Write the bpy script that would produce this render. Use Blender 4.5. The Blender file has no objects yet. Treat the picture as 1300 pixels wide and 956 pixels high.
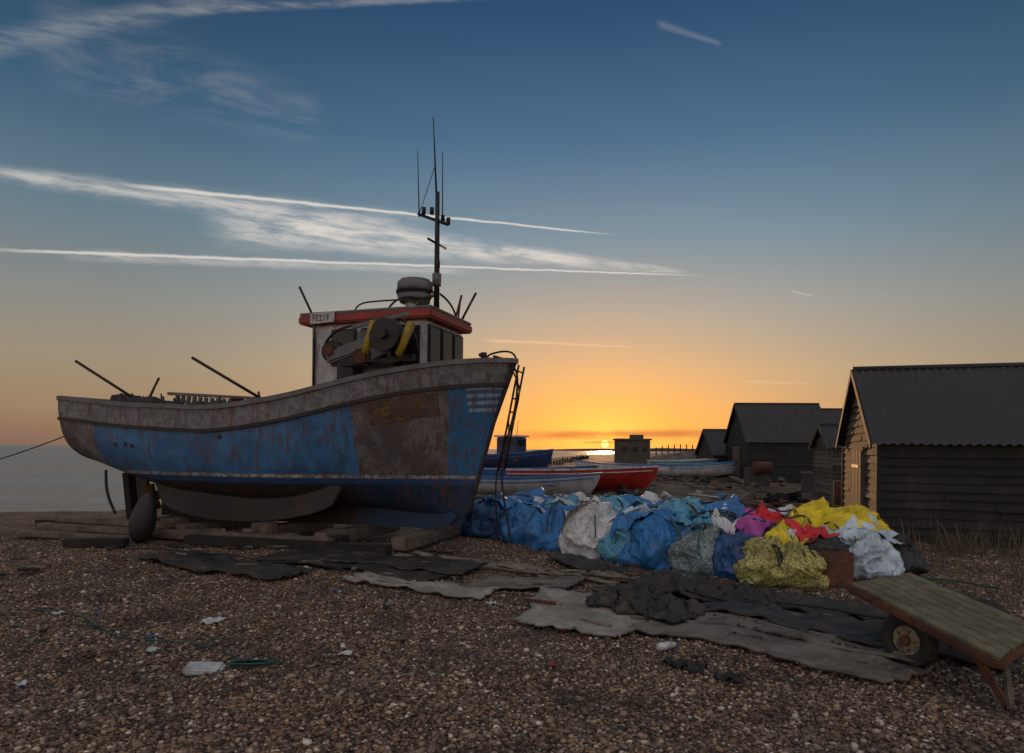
import bpy, bmesh, math, random
import numpy as np
from mathutils import Vector, Matrix, noise
random.seed(7); rng=np.random.default_rng(7)
S=bpy.context.scene
S.view_settings.view_transform='Standard'; S.view_settings.look='None'; S.view_settings.exposure=0
COL=S.collection
R=math.radians

# ------------------------------------------------------------------ nodes
class G:
    def __init__(s,nt): s.nt=nt; s.N=nt.nodes; s.L=nt.links
    def put(s,sock,v):
        if v is None: return
        if isinstance(v,bpy.types.NodeSocket): s.L.new(v,sock)
        else:
            if isinstance(v,(tuple,list)) and len(v)==3 and sock.type=='RGBA': v=(*v,1)
            sock.default_value=v
    def n(s,t,ins=None,**at):
        nd=s.N.new(t)
        for k,v in at.items(): setattr(nd,k,v)
        for k,v in (ins or {}).items(): s.put(nd.inputs[k],v)
        return nd
    def m(s,op,a,b=None,c=None,clamp=False):
        nd=s.N.new('ShaderNodeMath'); nd.operation=op; nd.use_clamp=clamp
        for i,v in enumerate((a,b,c)):
            if v is not None: s.put(nd.inputs[i],v)
        return nd.outputs[0]
    def mix(s,f,a,b,bt='MIX'):
        nd=s.N.new('ShaderNodeMix'); nd.data_type='RGBA'; nd.blend_type=bt
        s.put(nd.inputs[0],f); s.put(nd.inputs[6],a); s.put(nd.inputs[7],b); return nd.outputs[2]
    def ramp(s,f,stops,interp='LINEAR'):
        nd=s.N.new('ShaderNodeValToRGB'); cr=nd.color_ramp; cr.interpolation=interp
        while len(cr.elements)<len(stops): cr.elements.new(.5)
        for e,(p,c) in zip(cr.elements,stops): e.position=p; e.color=(*c,1)
        s.put(nd.inputs[0],f); return nd.outputs[0]
    def sm(s,v,a,b,lo=0.,hi=1.):
        nd=s.N.new('ShaderNodeMapRange'); nd.interpolation_type='SMOOTHSTEP'
        s.put(nd.inputs[0],v); s.put(nd.inputs[1],a); s.put(nd.inputs[2],b); s.put(nd.inputs[3],lo); s.put(nd.inputs[4],hi)
        return nd.outputs[0]
    def noise(s,vec,scale,detail=4,rough=.55,dist=0):
        nd=s.n('ShaderNodeTexNoise',{'Scale':scale,'Detail':min(detail,4),'Roughness':rough,'Distortion':dist}); s.put(nd.inputs['Vector'],vec)
        return nd.outputs[0]
    def vscale(s,vec,sc,loc=(0,0,0)):
        nd=s.n('ShaderNodeMapping'); s.put(nd.inputs[0],vec); nd.inputs['Scale'].default_value=sc; nd.inputs['Location'].default_value=loc
        return nd.outputs[0]
def srgb(r,g,b):
    f=lambda c:(c/255/12.92 if c/255<=.04045 else ((c/255+.055)/1.055)**2.4)
    return (f(r),f(g),f(b))
def newmat(name):
    m=bpy.data.materials.new(name); m.use_nodes=True; g=G(m.node_tree)
    return m,g,g.N['Principled BSDF']
def M(name,col,col2=None,scale=3,rough=.75,bump=.3,bscale=25,metal=0,dirt=None,damt=.5,dscale=2,stretch=(1,1,1),island=0,coat=0):
    m,g,p=newmat(name)
    tc=g.n('ShaderNodeTexCoord').outputs['Object']; v=g.vscale(tc,stretch)
    n1=g.noise(v,scale,3,.65); n2=g.noise(v,bscale,2,.6)
    c2=col2 or tuple(c*.55 for c in col)
    c=g.mix(g.sm(n1,.35,.65),c2,col)
    if dirt:
        n3=g.noise(g.vscale(v,(1,1,.45),(5,3,1)),dscale,4,.75)
        c=g.mix(g.m('MULTIPLY',g.sm(n3,.48,.66),damt),c,dirt)
    c=g.mix(.35,c,g.mix(n2,(0,0,0),col),'MIX')
    if island:
        ri=g.n('ShaderNodeNewGeometry').outputs['Random Per Island']
        c=g.mix(1,c,g.ramp(ri,[(0,(1-island,)*3),(1,(1+island*.6,)*3)]),'MULTIPLY')
    g.put(p.inputs['Base Color'],c)
    g.put(p.inputs['Roughness'],g.m('ADD',rough-.12,g.m('MULTIPLY',n1,.24)))
    p.inputs['Metallic'].default_value=metal; p.inputs['Coat Weight'].default_value=coat
    b=g.n('ShaderNodeBump',{'Strength':bump,'Distance':.015,'Height':n2})
    g.put(p.inputs['Normal'],b.outputs[0]); return m

# ------------------------------------------------------------------ mesh helpers
def link(o,parent=None,mat=None,smooth=False):
    COL.objects.link(o)
    if parent: o.parent=parent
    if mat and o.data: o.data.materials.append(mat)
    if smooth: o.data.shade_smooth()
    return o
def empty(name,loc=(0,0,0),rz=0,rot=None):
    o=bpy.data.objects.new(name,None); o.location=loc; o.rotation_euler=rot or (0,0,rz); COL.objects.link(o); o.empty_display_size=.3; return o
def mesh(name,V,F,mat=None,parent=None,smooth=False,loc=(0,0,0),rot=(0,0,0)):
    me=bpy.data.meshes.new(name); me.from_pydata([tuple(v) for v in V],[],[tuple(f) for f in F]); me.update()
    o=bpy.data.objects.new(name,me); o.location=loc; o.rotation_euler=rot
    return link(o,parent,mat,smooth)
def box(name,size,loc,mat,parent=None,rot=(0,0,0),bev=.01,taper=None):
    bm=bmesh.new(); bmesh.ops.create_cube(bm,size=1)
    for v in bm.verts:
        if taper and v.co.z>0: v.co.x*=taper; v.co.y*=taper
        v.co=Vector((v.co.x*size[0],v.co.y*size[1],v.co.z*size[2]))
    if bev: bmesh.ops.bevel(bm,geom=bm.edges[:],offset=min(bev,min(size)*.3),segments=2,affect='EDGES')
    me=bpy.data.meshes.new(name); bm.to_mesh(me); bm.free()
    o=bpy.data.objects.new(name,me); o.location=loc; o.rotation_euler=rot
    return link(o,parent,mat)
def cyl(name,p1,p2,r,mat,parent=None,r2=None,seg=16,bev=0):
    p1=Vector(p1);p2=Vector(p2);d=p2-p1
    bm=bmesh.new(); bmesh.ops.create_cone(bm,cap_ends=True,segments=seg,radius1=r,radius2=r if r2 is None else r2,depth=d.length)
    if bev: bmesh.ops.bevel(bm,geom=[e for e in bm.edges if len(e.link_faces)==2 and any(len(f.verts)>4 for f in e.link_faces)],offset=bev,segments=2,affect='EDGES')
    me=bpy.data.meshes.new(name); bm.to_mesh(me); bm.free()
    for f in me.polygons: f.use_smooth=len(f.vertices)<=4
    o=bpy.data.objects.new(name,me); o.location=(p1+p2)/2; o.rotation_mode='QUATERNION'; o.rotation_quaternion=d.to_track_quat('Z','Y')
    return link(o,parent,mat)
def tube(name,pts,r,mat,parent=None,smooth=True,cyc=False):
    c=bpy.data.curves.new(name,'CURVE'); c.dimensions='3D'; c.bevel_depth=r; c.bevel_resolution=2; c.use_fill_caps=True
    sp=c.splines.new('NURBS' if smooth else 'POLY'); sp.points.add(len(pts)-1)
    for q,p in zip(sp.points,pts): q.co=(*p,1)
    if smooth: sp.use_endpoint_u=True; sp.order_u=3
    sp.use_cyclic_u=cyc
    o=bpy.data.objects.new(name,c); return link(o,parent,mat)
def sweep(name,path,w,h,mat,parent,closed=False):
    n=len(path); V=[];F=[]
    for i,p in enumerate(path):
        a=path[(i-1)%n] if (closed or i>0) else p; b=path[(i+1)%n] if (closed or i<n-1) else p
        t=Vector((b[0]-a[0],b[1]-a[1],0)); t.normalize(); nn=Vector((t.y,-t.x,0))
        for sx,sz in((-1,-1),(1,-1),(1,1),(-1,1)): V.append((p[0]+nn.x*sx*w/2,p[1]+nn.y*sx*w/2,p[2]+sz*h/2))
    for i in range(n if closed else n-1):
        j=(i+1)%n
        for k in range(4): F.append((i*4+k,i*4+(k+1)%4,j*4+(k+1)%4,j*4+k))
    if not closed: F+= [(3,2,1,0),(n*4-4,n*4-3,n*4-2,n*4-1)]
    return mesh(name,V,F,mat,parent)
def textmesh(body,size,cuts=0):
    c=bpy.data.curves.new('t','FONT'); c.body=body; c.size=size; c.resolution_u=3
    o=bpy.data.objects.new('t',c); COL.objects.link(o)
    dg=bpy.context.evaluated_depsgraph_get(); me=bpy.data.meshes.new_from_object(o.evaluated_get(dg))
    bpy.data.objects.remove(o)
    bm=bmesh.new(); bm.from_mesh(me); bmesh.ops.triangulate(bm,faces=bm.faces[:])
    for _ in range(cuts):
        ed=[e for e in bm.edges if e.calc_length()>.03]
        if ed: bmesh.ops.subdivide_edges(bm,edges=ed,cuts=1); bmesh.ops.triangulate(bm,faces=bm.faces[:])
    bm.to_mesh(me); bm.free()
    return me

# ------------------------------------------------------------------ ground height
cx=np.array([-4000,-60,-20,-12,-9,-6,-2,5,20,60,200,1000,4000.]); cy=np.array([10,14,15,16.3,18,24,60,110,200,350,700,1500,3500.])
def gh(x,y):
    x=np.asarray(x,float); y=np.asarray(y,float)
    yc=np.interp(x,cx,cy); sl=(np.interp(x+.5,cx,cy)-np.interp(x-.5,cx,cy))
    d=(y-yc)/np.sqrt(1+sl*sl)
    h=.022*np.sin(1.9*x+.7*y)+.018*np.sin(2.7*y-1.1*x+1)+.01*np.sin(4.1*x-3.3*y)+.012*np.sin(5.3*y+2.2*x)
    h=h+.012*np.sin(7.1*x+1.3*np.sin(2*y))*np.sin(6.3*y+1.1*np.sin(3*x))
    far=np.clip((y-14)/30,0,1); h=h+far*.12*np.sin(.31*x+.2*y)*np.sin(.23*y)
    h=h+1.5*np.exp(-((x-23)/7)**2-((y-88)/6)**2)
    h=h-np.clip(d+.5,0,40)*.17
    return np.maximum(h,-5)
def gz(x,y): return float(gh(x,y))

N=560
s=np.linspace(-1,1,N); xs_=3*np.sinh(7.9*s)
ys_=np.concatenate([np.linspace(-30,2,20),2+2.2*np.sinh(8.2*np.linspace(0.004,1,N-20))])
X,Y=np.meshgrid(xs_,ys_); Z=gh(X,Y)
V=np.stack([X.ravel(),Y.ravel(),Z.ravel()],1)
idx=np.arange(N*N).reshape(N,N)
F=np.stack([idx[:-1,:-1].ravel(),idx[:-1,1:].ravel(),idx[1:,1:].ravel(),idx[1:,:-1].ravel()],1)
def npmesh(name,V,F,mat):
    k=F.shape[1]; me=bpy.data.meshes.new(name); me.vertices.add(len(V)); me.vertices.foreach_set('co',V.astype(np.float32).ravel())
    me.loops.add(F.size); me.loops.foreach_set('vertex_index',F.astype(np.int32).ravel())
    me.polygons.add(len(F)); me.polygons.foreach_set('loop_start',np.arange(0,F.size,k,dtype=np.int32))
    me.update(calc_edges=True); me.shade_smooth()
    o=bpy.data.objects.new(name,me); return link(o,None,mat)
PEB=[(0,(.03,.02,.015)),(.18,(.10,.058,.036)),(.34,(.25,.135,.072)),(.48,(.13,.09,.065)),(.62,(.32,.19,.105)),(.75,(.19,.135,.105)),(.87,(.40,.28,.175)),(.95,(.54,.42,.31)),(1,(.78,.69,.58))]
m_ground,g,p=newmat('shingle')
tc=g.n('ShaderNodeTexCoord').outputs['Object']
vo=g.n('ShaderNodeTexVoronoi',{'Scale':38,'Vector':tc}) 
cr=g.n('ShaderNodeSeparateColor',{0:vo.outputs['Color']}).outputs[0]
c=g.ramp(cr,PEB)
c=g.mix(g.sm(vo.outputs['Distance'],.3,.75),c,(.02,.014,.01))
mid=g.noise(tc,1.3,4,.7)
c=g.mix(g.m('MULTIPLY',g.sm(mid,.46,.66),.65),c,(.035,.026,.02))
yy=g.n('ShaderNodeSeparateXYZ',{0:tc}).outputs[1]; farf=g.sm(yy,12,24)
soil=g.mix(g.sm(g.noise(tc,.9,4,.75),.42,.62),(.055,.042,.028),(.18,.13,.085))
c=g.mix(g.m('MULTIPLY',farf,.8),c,soil)
g.put(p.inputs['Base Color'],c); p.inputs['Roughness'].default_value=.75
g.put(p.inputs['Normal'],g.n('ShaderNodeBump',{'Strength':.9,'Distance':.02,'Height':g.m('SUBTRACT',1,vo.outputs['Distance'])}).outputs[0])
npmesh('shingle_beach_ground',V,F,m_ground)

# pebbles
def pebbles():
    bm=bmesh.new(); bmesh.ops.create_icosphere(bm,subdivisions=1,radius=1)
    bv=np.array([v.co[:] for v in bm.verts]); bf=np.array([[v.index for v in f.verts] for f in bm.faces]); bm.free()
    n=115000
    D=3.0+ (rng.random(n)**1.6)*9.5; u=(rng.random(n)*2-1)*.86; x=u*D; y=D
    keep=gh(x,y)>-.3; x=x[keep]; y=y[keep]; n=len(x)
    r=.007+.011*rng.random(n)**1.9+ (rng.random(n)<.03)*.014
    sc=np.stack([r*(.8+.6*rng.random(n)),r*(.7+.4*rng.random(n)),r*(.4+.4*rng.random(n))],1)
    a=rng.random(n)*6.283; tl=(rng.random(n)-.5)*1.2
    pv=bv[None]*sc[:,None]*(1+.18*(rng.random((n,len(bv),1))-.5))
    ct,st=np.cos(tl)[:,None],np.sin(tl)[:,None]
    px,py,pz=pv[...,0],pv[...,1],pv[...,2]; py,pz=py*ct-pz*st,py*st+pz*ct
    ca,sa=np.cos(a)[:,None],np.sin(a)[:,None]; px,py=px*ca-py*sa,px*sa+py*ca
    z=gh(x,y)+r*.3
    V=np.stack([px+x[:,None],py+y[:,None],pz+z[:,None]],2).reshape(-1,3)
    F=(bf[None]+(np.arange(n)*len(bv))[:,None,None]).reshape(-1,3)
    m,g,p=newmat('pebble'); ri=g.n('ShaderNodeNewGeometry').outputs['Random Per Island']
    tc=g.n('ShaderNodeTexCoord').outputs['Object']
    c=g.ramp(ri,PEB)
    mid=g.noise(tc,1.3,4,.7); c=g.mix(g.m('MULTIPLY',g.sm(mid,.46,.66),.6),c,(.035,.026,.02))
    g.put(p.inputs['Base Color'],c); p.inputs['Roughness'].default_value=.55
    npmesh('shingle_pebbles',V,F,m)
    # dried seaweed and wood crumbs
    k=2600; cxs=rng.random(40)*10-6; cys=4+rng.random(40)*7; ci=rng.integers(0,40,k)
    fx=cxs[ci]+rng.normal(0,.45,k); fy=np.maximum(3.3,cys[ci]+rng.normal(0,.3,k)); a=rng.random(k)*6.28; l=.012+.035*rng.random(k)**2; w=.004+.006*rng.random(k)
    z=gh(fx,fy)+.018; dxx,dyy=np.cos(a),np.sin(a)
    V=np.stack([np.stack([fx-dxx*l,fy-dyy*l,z],1),np.stack([fx+dyy*w,fy-dxx*w,z+.012],1),np.stack([fx+dxx*l,fy+dyy*l,z+.004],1),np.stack([fx-dyy*w,fy+dxx*w,z+.008],1)],1).reshape(-1,3)
    npmesh('dried_seaweed_litter',V,np.arange(k*4).reshape(-1,4),M('dried_seaweed',(.03,.022,.016),(.014,.011,.009),island=.6))
pebbles()

# sea
m_sea,g,p=newmat('sea_water')
tc=g.n('ShaderNodeTexCoord').outputs['Object']
w1=g.noise(g.vscale(tc,(.5,1.5,1)),.8,4,.65); w2=g.noise(g.vscale(tc,(.25,1.0,1)),.13,3,.5); w3=g.noise(g.vscale(tc,(.012,.06,1)),1,4,.7)
g.put(p.inputs['Base Color'],g.mix(g.sm(w3,.38,.62),(.10,.135,.155),(.25,.29,.30))); g.put(p.inputs['Roughness'],g.sm(w3,.35,.65,.16,.36)); p.inputs['IOR'].default_value=1.33
g.put(p.inputs['Normal'],g.n('ShaderNodeBump',{'Strength':.9,'Distance':.6,'Height':g.m('ADD',w1,g.m('MULTIPLY',w2,1.4))}).outputs[0])
mesh('sea_water',[(-9000,-200,-1.8),(9000,-200,-1.8),(9000,9000,-1.8),(-9000,9000,-1.8)],[(0,1,2,3)],m_sea)

# distant shore
m_hill=M('distant_land',(.05,.05,.055),(.035,.035,.04),scale=.01,bump=0)
V=[];F=[]
for i in range(80):
    x=60+i*22; hgt=5+8*noise.noise(Vector((i*.13,3,0)))+3*math.sin(i*.06)
    hgt=max(1.5,hgt)*min(1,i/10)
    V+=[(x,1900,-3),(x,1930,max(0,hgt)),(x,2200,-3)]
for i in range(79):
    a=i*3;b=a+3; F+=[(a,b,b+1,a+1),(a+1,b+1,b+2,a+2)]
mesh('distant_hills',V,F,m_hill,smooth=True)

# ------------------------------------------------------------------ materials
m_wood=M('weathered_wood',(.20,.155,.115),(.09,.07,.052),scale=6,dirt=(.035,.027,.022),damt=.7,island=.4)
m_wood_dark=M('tarred_wood',(.014,.013,.012),(.006,.006,.006),scale=5,rough=.75,dirt=(.065,.05,.038),damt=.5,dscale=1.7,island=.6)
m_wood_grey=M('grey_boards',(.17,.14,.115),(.07,.055,.045),scale=7,rough=.85,dirt=(.025,.021,.018),damt=.7,island=.6,stretch=(1,1,4))
m_roof=M('black_sheet_roof',(.030,.034,.043),(.018,.020,.026),scale=2,rough=.55,dirt=(.055,.05,.048),damt=.35,dscale=.9)
m_white=M('dirty_white_paint',(.66,.66,.64),(.42,.42,.41),scale=4,rough=.5,dirt=(.16,.09,.05),damt=.8,dscale=3.5,bump=.15)
m_red=M('red_paint',(.42,.035,.02),(.22,.02,.015),scale=4,rough=.5,dirt=(.08,.04,.03),dscale=5)
m_grey=M('grey_paint',(.20,.20,.205),(.12,.12,.122),scale=3,rough=.6,dirt=(.12,.06,.032),damt=.75,dscale=3)
m_dark=M('dark_steel',(.035,.033,.032),(.02,.018,.017),scale=8,rough=.5,metal=.4,dirt=(.11,.045,.02),damt=.6,dscale=6)
m_rust=M('rusty_steel',(.16,.06,.03),(.06,.025,.015),scale=6,rough=.85,dirt=(.03,.02,.015))
m_black=M('black_rubber',(.014,.014,.015),(.008,.008,.008),scale=6,rough=.6,dirt=(.08,.065,.05),damt=.4)
m_glass,g,p=newmat('window_glass'); p.inputs['Base Color'].default_value=(.02,.025,.03,1); p.inputs['Roughness'].default_value=.12; p.inputs['Specular IOR Level'].default_value=.25
m_yellow=M('yellow_plastic',(.55,.38,.02),(.33,.22,.02),rough=.5,dirt=(.12,.08,.03))
m_rope_g=M('green_rope',(.03,.13,.11),rough=.8)
m_rope_b=M('tan_rope',(.28,.22,.14),rough=.9)
m_blue=M('blue_paint',(.03,.18,.46),(.015,.09,.26),rough=.45,dirt=(.07,.06,.05))
m_mat=M('rubber_matting',(.032,.029,.028),(.014,.014,.014),scale=2.5,rough=.6,dirt=(.13,.10,.07),damt=.6,dscale=3,bump=.4)
m_ply=M('weathered_plywood',(.40,.38,.33),(.20,.185,.155),scale=2.2,rough=.7,dirt=(.06,.048,.036),damt=.85,dscale=2.5,bump=.4)
m_belt=M('grey_conveyor_belting',(.22,.20,.17),(.10,.088,.074),scale=3,rough=.75,dirt=(.045,.036,.028),damt=.9,dscale=2.0,bump=.5)
m_plank=M('driftwood_plank',(.33,.26,.19),(.16,.125,.09),scale=2,rough=.8,dirt=(.05,.04,.03),damt=.8,stretch=(1,3,1))

# ------------------------------------------------------------------ big fishing boat
L=8.4
boat=empty('fishing_boat',(-7.94,13.64,0),R(-19))
def smooth_interp(xp,fp,w=.06,lo=-.3,hi=1.3):
    st_=(hi-lo)/1600; t=np.linspace(lo,hi,1601); v=np.interp(t,xp,fp)
    h=min(int(4*w/st_),700); k=np.exp(-.5*(np.arange(-h,h+1)*st_/w)**2); k/=k.sum()
    v2=np.convolve(np.pad(v,h,mode='edge'),k,'valid')
    return lambda q: float(np.interp(q,t,v2))
zgF=smooth_interp([0,.2,.46,.62,.78,.9,1,1.2],[2.46,2.30,2.2,2.36,2.70,2.90,2.99,3.1],.04)
zbF=smooth_interp([0,.12,.25,.5,.75,.9,1,1.1],[1.3,.98,.74,.62,.6,.48,.3,.2],.03)
def Bf(s):
    q=max(0,(s-.45)/.55); b=1.42*max(0,1-q**2.6)**.72
    if s<.5: b*=1-.17*((.5-s)/.5)**2
    return b+.02
def nF(s): q=min(1,max(0,(s-.5)/.5)); return 3.4*(1-q)**1.2+1.22*(1-(1-q)**1.2)
xsF=smooth_interp([.2,.25,.4,.6,1.13,2,2.99,3.5],[7.25,7.32,7.56,7.68,7.82,8.06,8.4,8.57],.06,-.2,4)
xtF=smooth_interp([.7,.9,1.25,1.6,2.4,3],[.7,.55,.3,.1,0,0],.1,-.2,4)
def hullpt(s,ph):
    zg,zb,n,B=zgF(s),zbF(s),nF(s),Bf(s)
    y=B*math.sin(ph)**(2/n); z=zg-(zg-zb)*math.cos(ph)**(2/n)
    return (xtF(z)+(xsF(z)-xtF(z))*s, y, z)
def hull_y(x,z):
    xt,xs=xtF(z),xsF(z); s=(x-xt)/(xs-xt); s=min(1,max(0,s)); zg,zb,n,B=zgF(s),zbF(s),nF(s),Bf(s)
    return B*max(0,1-max(0,(zg-z)/(zg-zb))**n)**(1/n)
NS,NP=150,44
ST=[1-(1-i/(NS-1))**1.5 for i in range(NS)]
V=[];F=[];ZR=[]
def addside(sg):
    o=len(V)
    for s_ in ST:
        for k in range(NP):
            ph=(k/(NP-1))*math.pi/2; x,y,z=hullpt(s_,ph)
            y+=.014*noise.noise(Vector((x*1.3,z*1.6,sg)))*min(1,y*3)
            V.append((x,sg*y,z)); ZR.append(z-(zgF(s_)-.36))
    for i in range(NS-1):
        for k in range(NP-1):
            a=o+i*NP+k; q=(a,a+NP,a+NP+1,a+1); F.append(q if sg<0 else q[::-1])
    return o
o1=addside(-1); o2=addside(1)
for k in range(NP-1): F.append((o1+k,o1+k+1,o2+k+1,o2+k))
hm,g,p=newmat('painted_hull')
tc=g.n('ShaderNodeTexCoord').outputs['Object']; sp=g.n('ShaderNodeSeparateXYZ',{0:tc}); xx,zz=sp.outputs[0],sp.outputs[2]
zr=g.n('ShaderNodeAttribute',attribute_name='zrel').outputs['Fac']
wob=g.m('MULTIPLY',g.m('SUBTRACT',g.noise(tc,6,4),.5),.05)
def step(v,t,e=.006): return g.sm(g.m('ADD',v,wob) if e>.006 else v,t-e,t+e)
nA=g.noise(tc,1.6,4,.7); nB=g.noise(tc,9,4,.75); rs2=g.noise(tc,2.2,4,.8)
blue=g.mix(g.sm(nA,.36,.64),(.022,.115,.27),(.05,.195,.40))
grey=g.mix(g.sm(nA,.38,.62),(.085,.083,.086),(.20,.197,.20))
c=g.mix(step(xx,1.0,.02),grey,blue); c=g.mix(step(xx,6.17,.02),c,g.mix(.25,grey,(.085,.06,.05)))
c=g.mix(step(g.m('ADD',xx,g.m('MULTIPLY',zz,-.12)),7.27,.02),c,(.025,.14,.31))
pan=g.m('MULTIPLY',g.m('MULTIPLY',step(xx,6.42),g.m('SUBTRACT',1,step(xx,7.42))),g.m('MULTIPLY',step(zr,-.44),g.m('SUBTRACT',1,step(zr,-.08))))
c=g.mix(g.m('MULTIPLY',pan,.8),c,g.mix(g.sm(nB,.4,.6),(.03,.022,.018),(.14,.07,.03)))
fl=g.m('FRACT',g.m('MULTIPLY',g.m('ADD',zz,g.m('MULTIPLY',xx,-.1)),9)); fm=g.m('MULTIPLY',g.m('GREATER_THAN',fl,.5),g.m('MULTIPLY',step(xx,7.80),g.m('MULTIPLY',g.m('SUBTRACT',1,step(zr,-.04)),step(zr,-.46))))
c=g.mix(g.m('MULTIPLY',fm,.6),c,(.42,.48,.52))
up=g.mix(g.sm(nB,.35,.65),(.11,.11,.113),(.22,.22,.225))
c=g.mix(step(zr,0.0),c,up)
low=g.mix(step(xx,6.0,.15),(.022,.019,.018),(.006,.032,.08))
lowb=g.mix(step(zz,1.01,.015),low,(.012,.075,.20))
wl=g.mix(g.sm(nB,.4,.6),(.5,.48,.45),(.22,.18,.15))
c=g.mix(step(zz,1.165),g.mix(step(zz,1.11),lowb,wl),c)
rs=g.noise(g.vscale(tc,(7,7,.7)),1.6,4,.75)
rust=g.m('MULTIPLY',g.sm(rs,.49,.64),g.sm(rs2,.38,.56))
bowr=g.sm(xx,5.6,6.5,.8,1.0)
c=g.mix(g.m('MULTIPLY',rust,bowr),c,g.mix(nB,(.045,.02,.012),(.18,.07,.028)))
# grey run-off streaks
st_=g.m('MULTIPLY',g.sm(g.noise(g.vscale(tc,(11,11,.35),(3,0,0)),1.,3,.7),.50,.66),g.m('SUBTRACT',1,step(zr,.01)))
c=g.mix(g.m('MULTIPLY',st_,.45),c,(.06,.062,.065))
weep=g.m('MULTIPLY',g.sm(g.noise(g.vscale(tc,(14,14,.5)),1.,3,.7),.53,.63),g.m('MULTIPLY',g.sm(zr,-.85,-.02),g.m('SUBTRACT',1,step(zr,.01))))
c=g.mix(g.m('MULTIPLY',weep,.8),c,(.13,.05,.02))
scr=g.sm(g.noise(g.vscale(tc,(1.2,1.2,9)),3.,4,.8),.58,.66)
c=g.mix(g.m('MULTIPLY',scr,.55),c,(.05,.06,.07))
c=g.mix(g.m('MULTIPLY',g.sm(g.noise(tc,14,4,.8),.57,.66),.6),c,(.035,.03,.03))
g.put(p.inputs['Base Color'],c); g.put(p.inputs['Roughness'],g.m('ADD',.42,g.m('MULTIPLY',rs2,.3)))
g.put(p.inputs['Normal'],g.n('ShaderNodeBump',{'Strength':.4,'Distance':.015,'Height':g.noise(tc,4,4,.6)}).outputs[0])
hull=mesh('hull',V,F,hm,boat,True)
at=hull.data.attributes.new('zrel','FLOAT','POINT'); at.data.foreach_set('value',ZR)
gs=[s_ for s_ in ST if s_<.997]
star=[(hullpt(s_,math.pi/2)[0],-Bf(s_)+.03,zgF(s_)) for s_ in gs]
port=[(a,-b,c_) for a,b,c_ in star]
ring=star+[(8.42,0,zgF(1))]+port[::-1]
sweep('cap_rail',[(a,b,c_+.02) for a,b,c_ in ring],.15,.075,m_grey,boat,True)
def strake(zoff):
    P=[]
    for s_ in gs:
        z=zgF(s_)+zoff
        x=xtF(z)+(xsF(z)-xtF(z))*s_; n,B=nF(s_),Bf(s_); y=B*(1-(-zoff/(zgF(s_)-zbF(s_)))**n)**(1/n); P.append((x,-y-.015,z))
    return P
a=strake(-.36); sweep('rub_strake',a+[(xsF(2.63)+.03,0,zgF(1)-.36)]+[(x,-y,z) for x,y,z in a[::-1]],.07,.055,m_dark,boat,True)
V=[];F=[]
for s_ in gs:
    x=hullpt(s_,math.pi/2)[0]; zd=zgF(s_)-.6
    x2=xtF(zd)+(xsF(zd)-xtF(zd))*s_; n=nF(s_); bb=Bf(s_)*max(0,1-(.6/(zgF(s_)-zbF(s_)))**n)**(1/n)
    b=max(.01,Bf(s_)-.06); b2=max(.005,bb-.07)
    V+=[(x-.03*(s_>.95),-b,zgF(s_)),(x2-.03,-b2,zd),(x2-.03,b2,zd),(x-.03*(s_>.95),b,zgF(s_))]
for i in range(len(gs)-1):
    a=i*4;b=a+4
    for k in range(3): F.append((a+k,b+k,b+k+1,a+k+1))
F.append((0,1,2,3)); mesh('deck_and_bulwark_lining',V,F,m_grey,boat)
def plate(name,pts,th,mat,parent,y=0):
    n=len(pts); V=[(a,y-th/2,b) for a,b in pts]+[(a,y+th/2,b) for a,b in pts]
    F=[tuple(range(n)),tuple(range(2*n-1,n-1,-1))]+[(i,i+n,(i+1)%n+n,(i+1)%n) for i in range(n)]
    return mesh(name,V,F,mat,parent)
m_under=M('antifouling',(.03,.026,.024),(.015,.014,.013),scale=3,rough=.85,dirt=(.08,.04,.025),damt=.6)
m_underb=M('blue_antifouling',(.008,.045,.11),(.006,.025,.06),scale=3,rough=.6,dirt=(.05,.035,.03))
plate('keel',[(1.3,.95),(1.3,.27),(5.6,.27),(5.6,.7)],.16,m_under,boat)
plate('forefoot_keel',[(5.6,.7),(5.6,.272),(7.1,.272),(7.35,.36),(7.5,.5),(7.3,.62)],.15,m_underb,boat)
plate('stem_bar',[(7.45,.42),(7.70,.6),(7.86,1.13),(8.10,2),(8.47,3.0),(8.36,3.0),(8.0,2),(7.76,1.13)],.06,m_dark,boat)
bk=[(2.0+3.8*t, .92-.58*(math.sin(math.pi*t**.85)**.38 if 0<t<1 else 0)) for t in [i/24 for i in range(25)]]
m_bilge=M('bilge_plate',(.05,.046,.044),(.026,.024,.023),scale=3,rough=.7,dirt=(.09,.048,.028),damt=.7)
plate('bilge_keel',bk+[(5.8,.99),(2.0,1.0)],.07,m_bilge,boat,-.86)
plate('bilge_keel_port',bk+[(5.8,.99),(2.0,1.0)],.07,m_under,boat,.86)
plate('rudder',[(.35,1.25),(.35,.4),(.85,.33),(.9,1.1)],.06,m_dark,boat)
cyl('propeller_shaft',(1.3,0,.62),(1.0,0,.62),.05,m_dark,boat)
m_brz=M('bronze',(.25,.16,.06),metal=.8)
for i in range(4):
    an=i*math.pi/2+.4; cyl('propeller_blade_%d'%i,(1.05,0,.62),(1.02,.24*math.cos(an),.62+.24*math.sin(an)),.05,m_brz,boat,r2=.09,seg=8)
me=textmesh('FE 219',.30,3)
for v in me.vertices:
    x=6.50+v.co.x*.82; s0=x/8.3; z=zgF(s0)-.74+v.co.y*1.1
    v.co=Vector((x,-hull_y(x,z)-.018,z))
link(bpy.data.objects.new('registration_number',me),boat,M('faded_yellow_lettering',(.30,.165,.035),(.08,.045,.022),scale=5,dirt=(.04,.026,.02),damt=.95,dscale=3.4))
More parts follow.
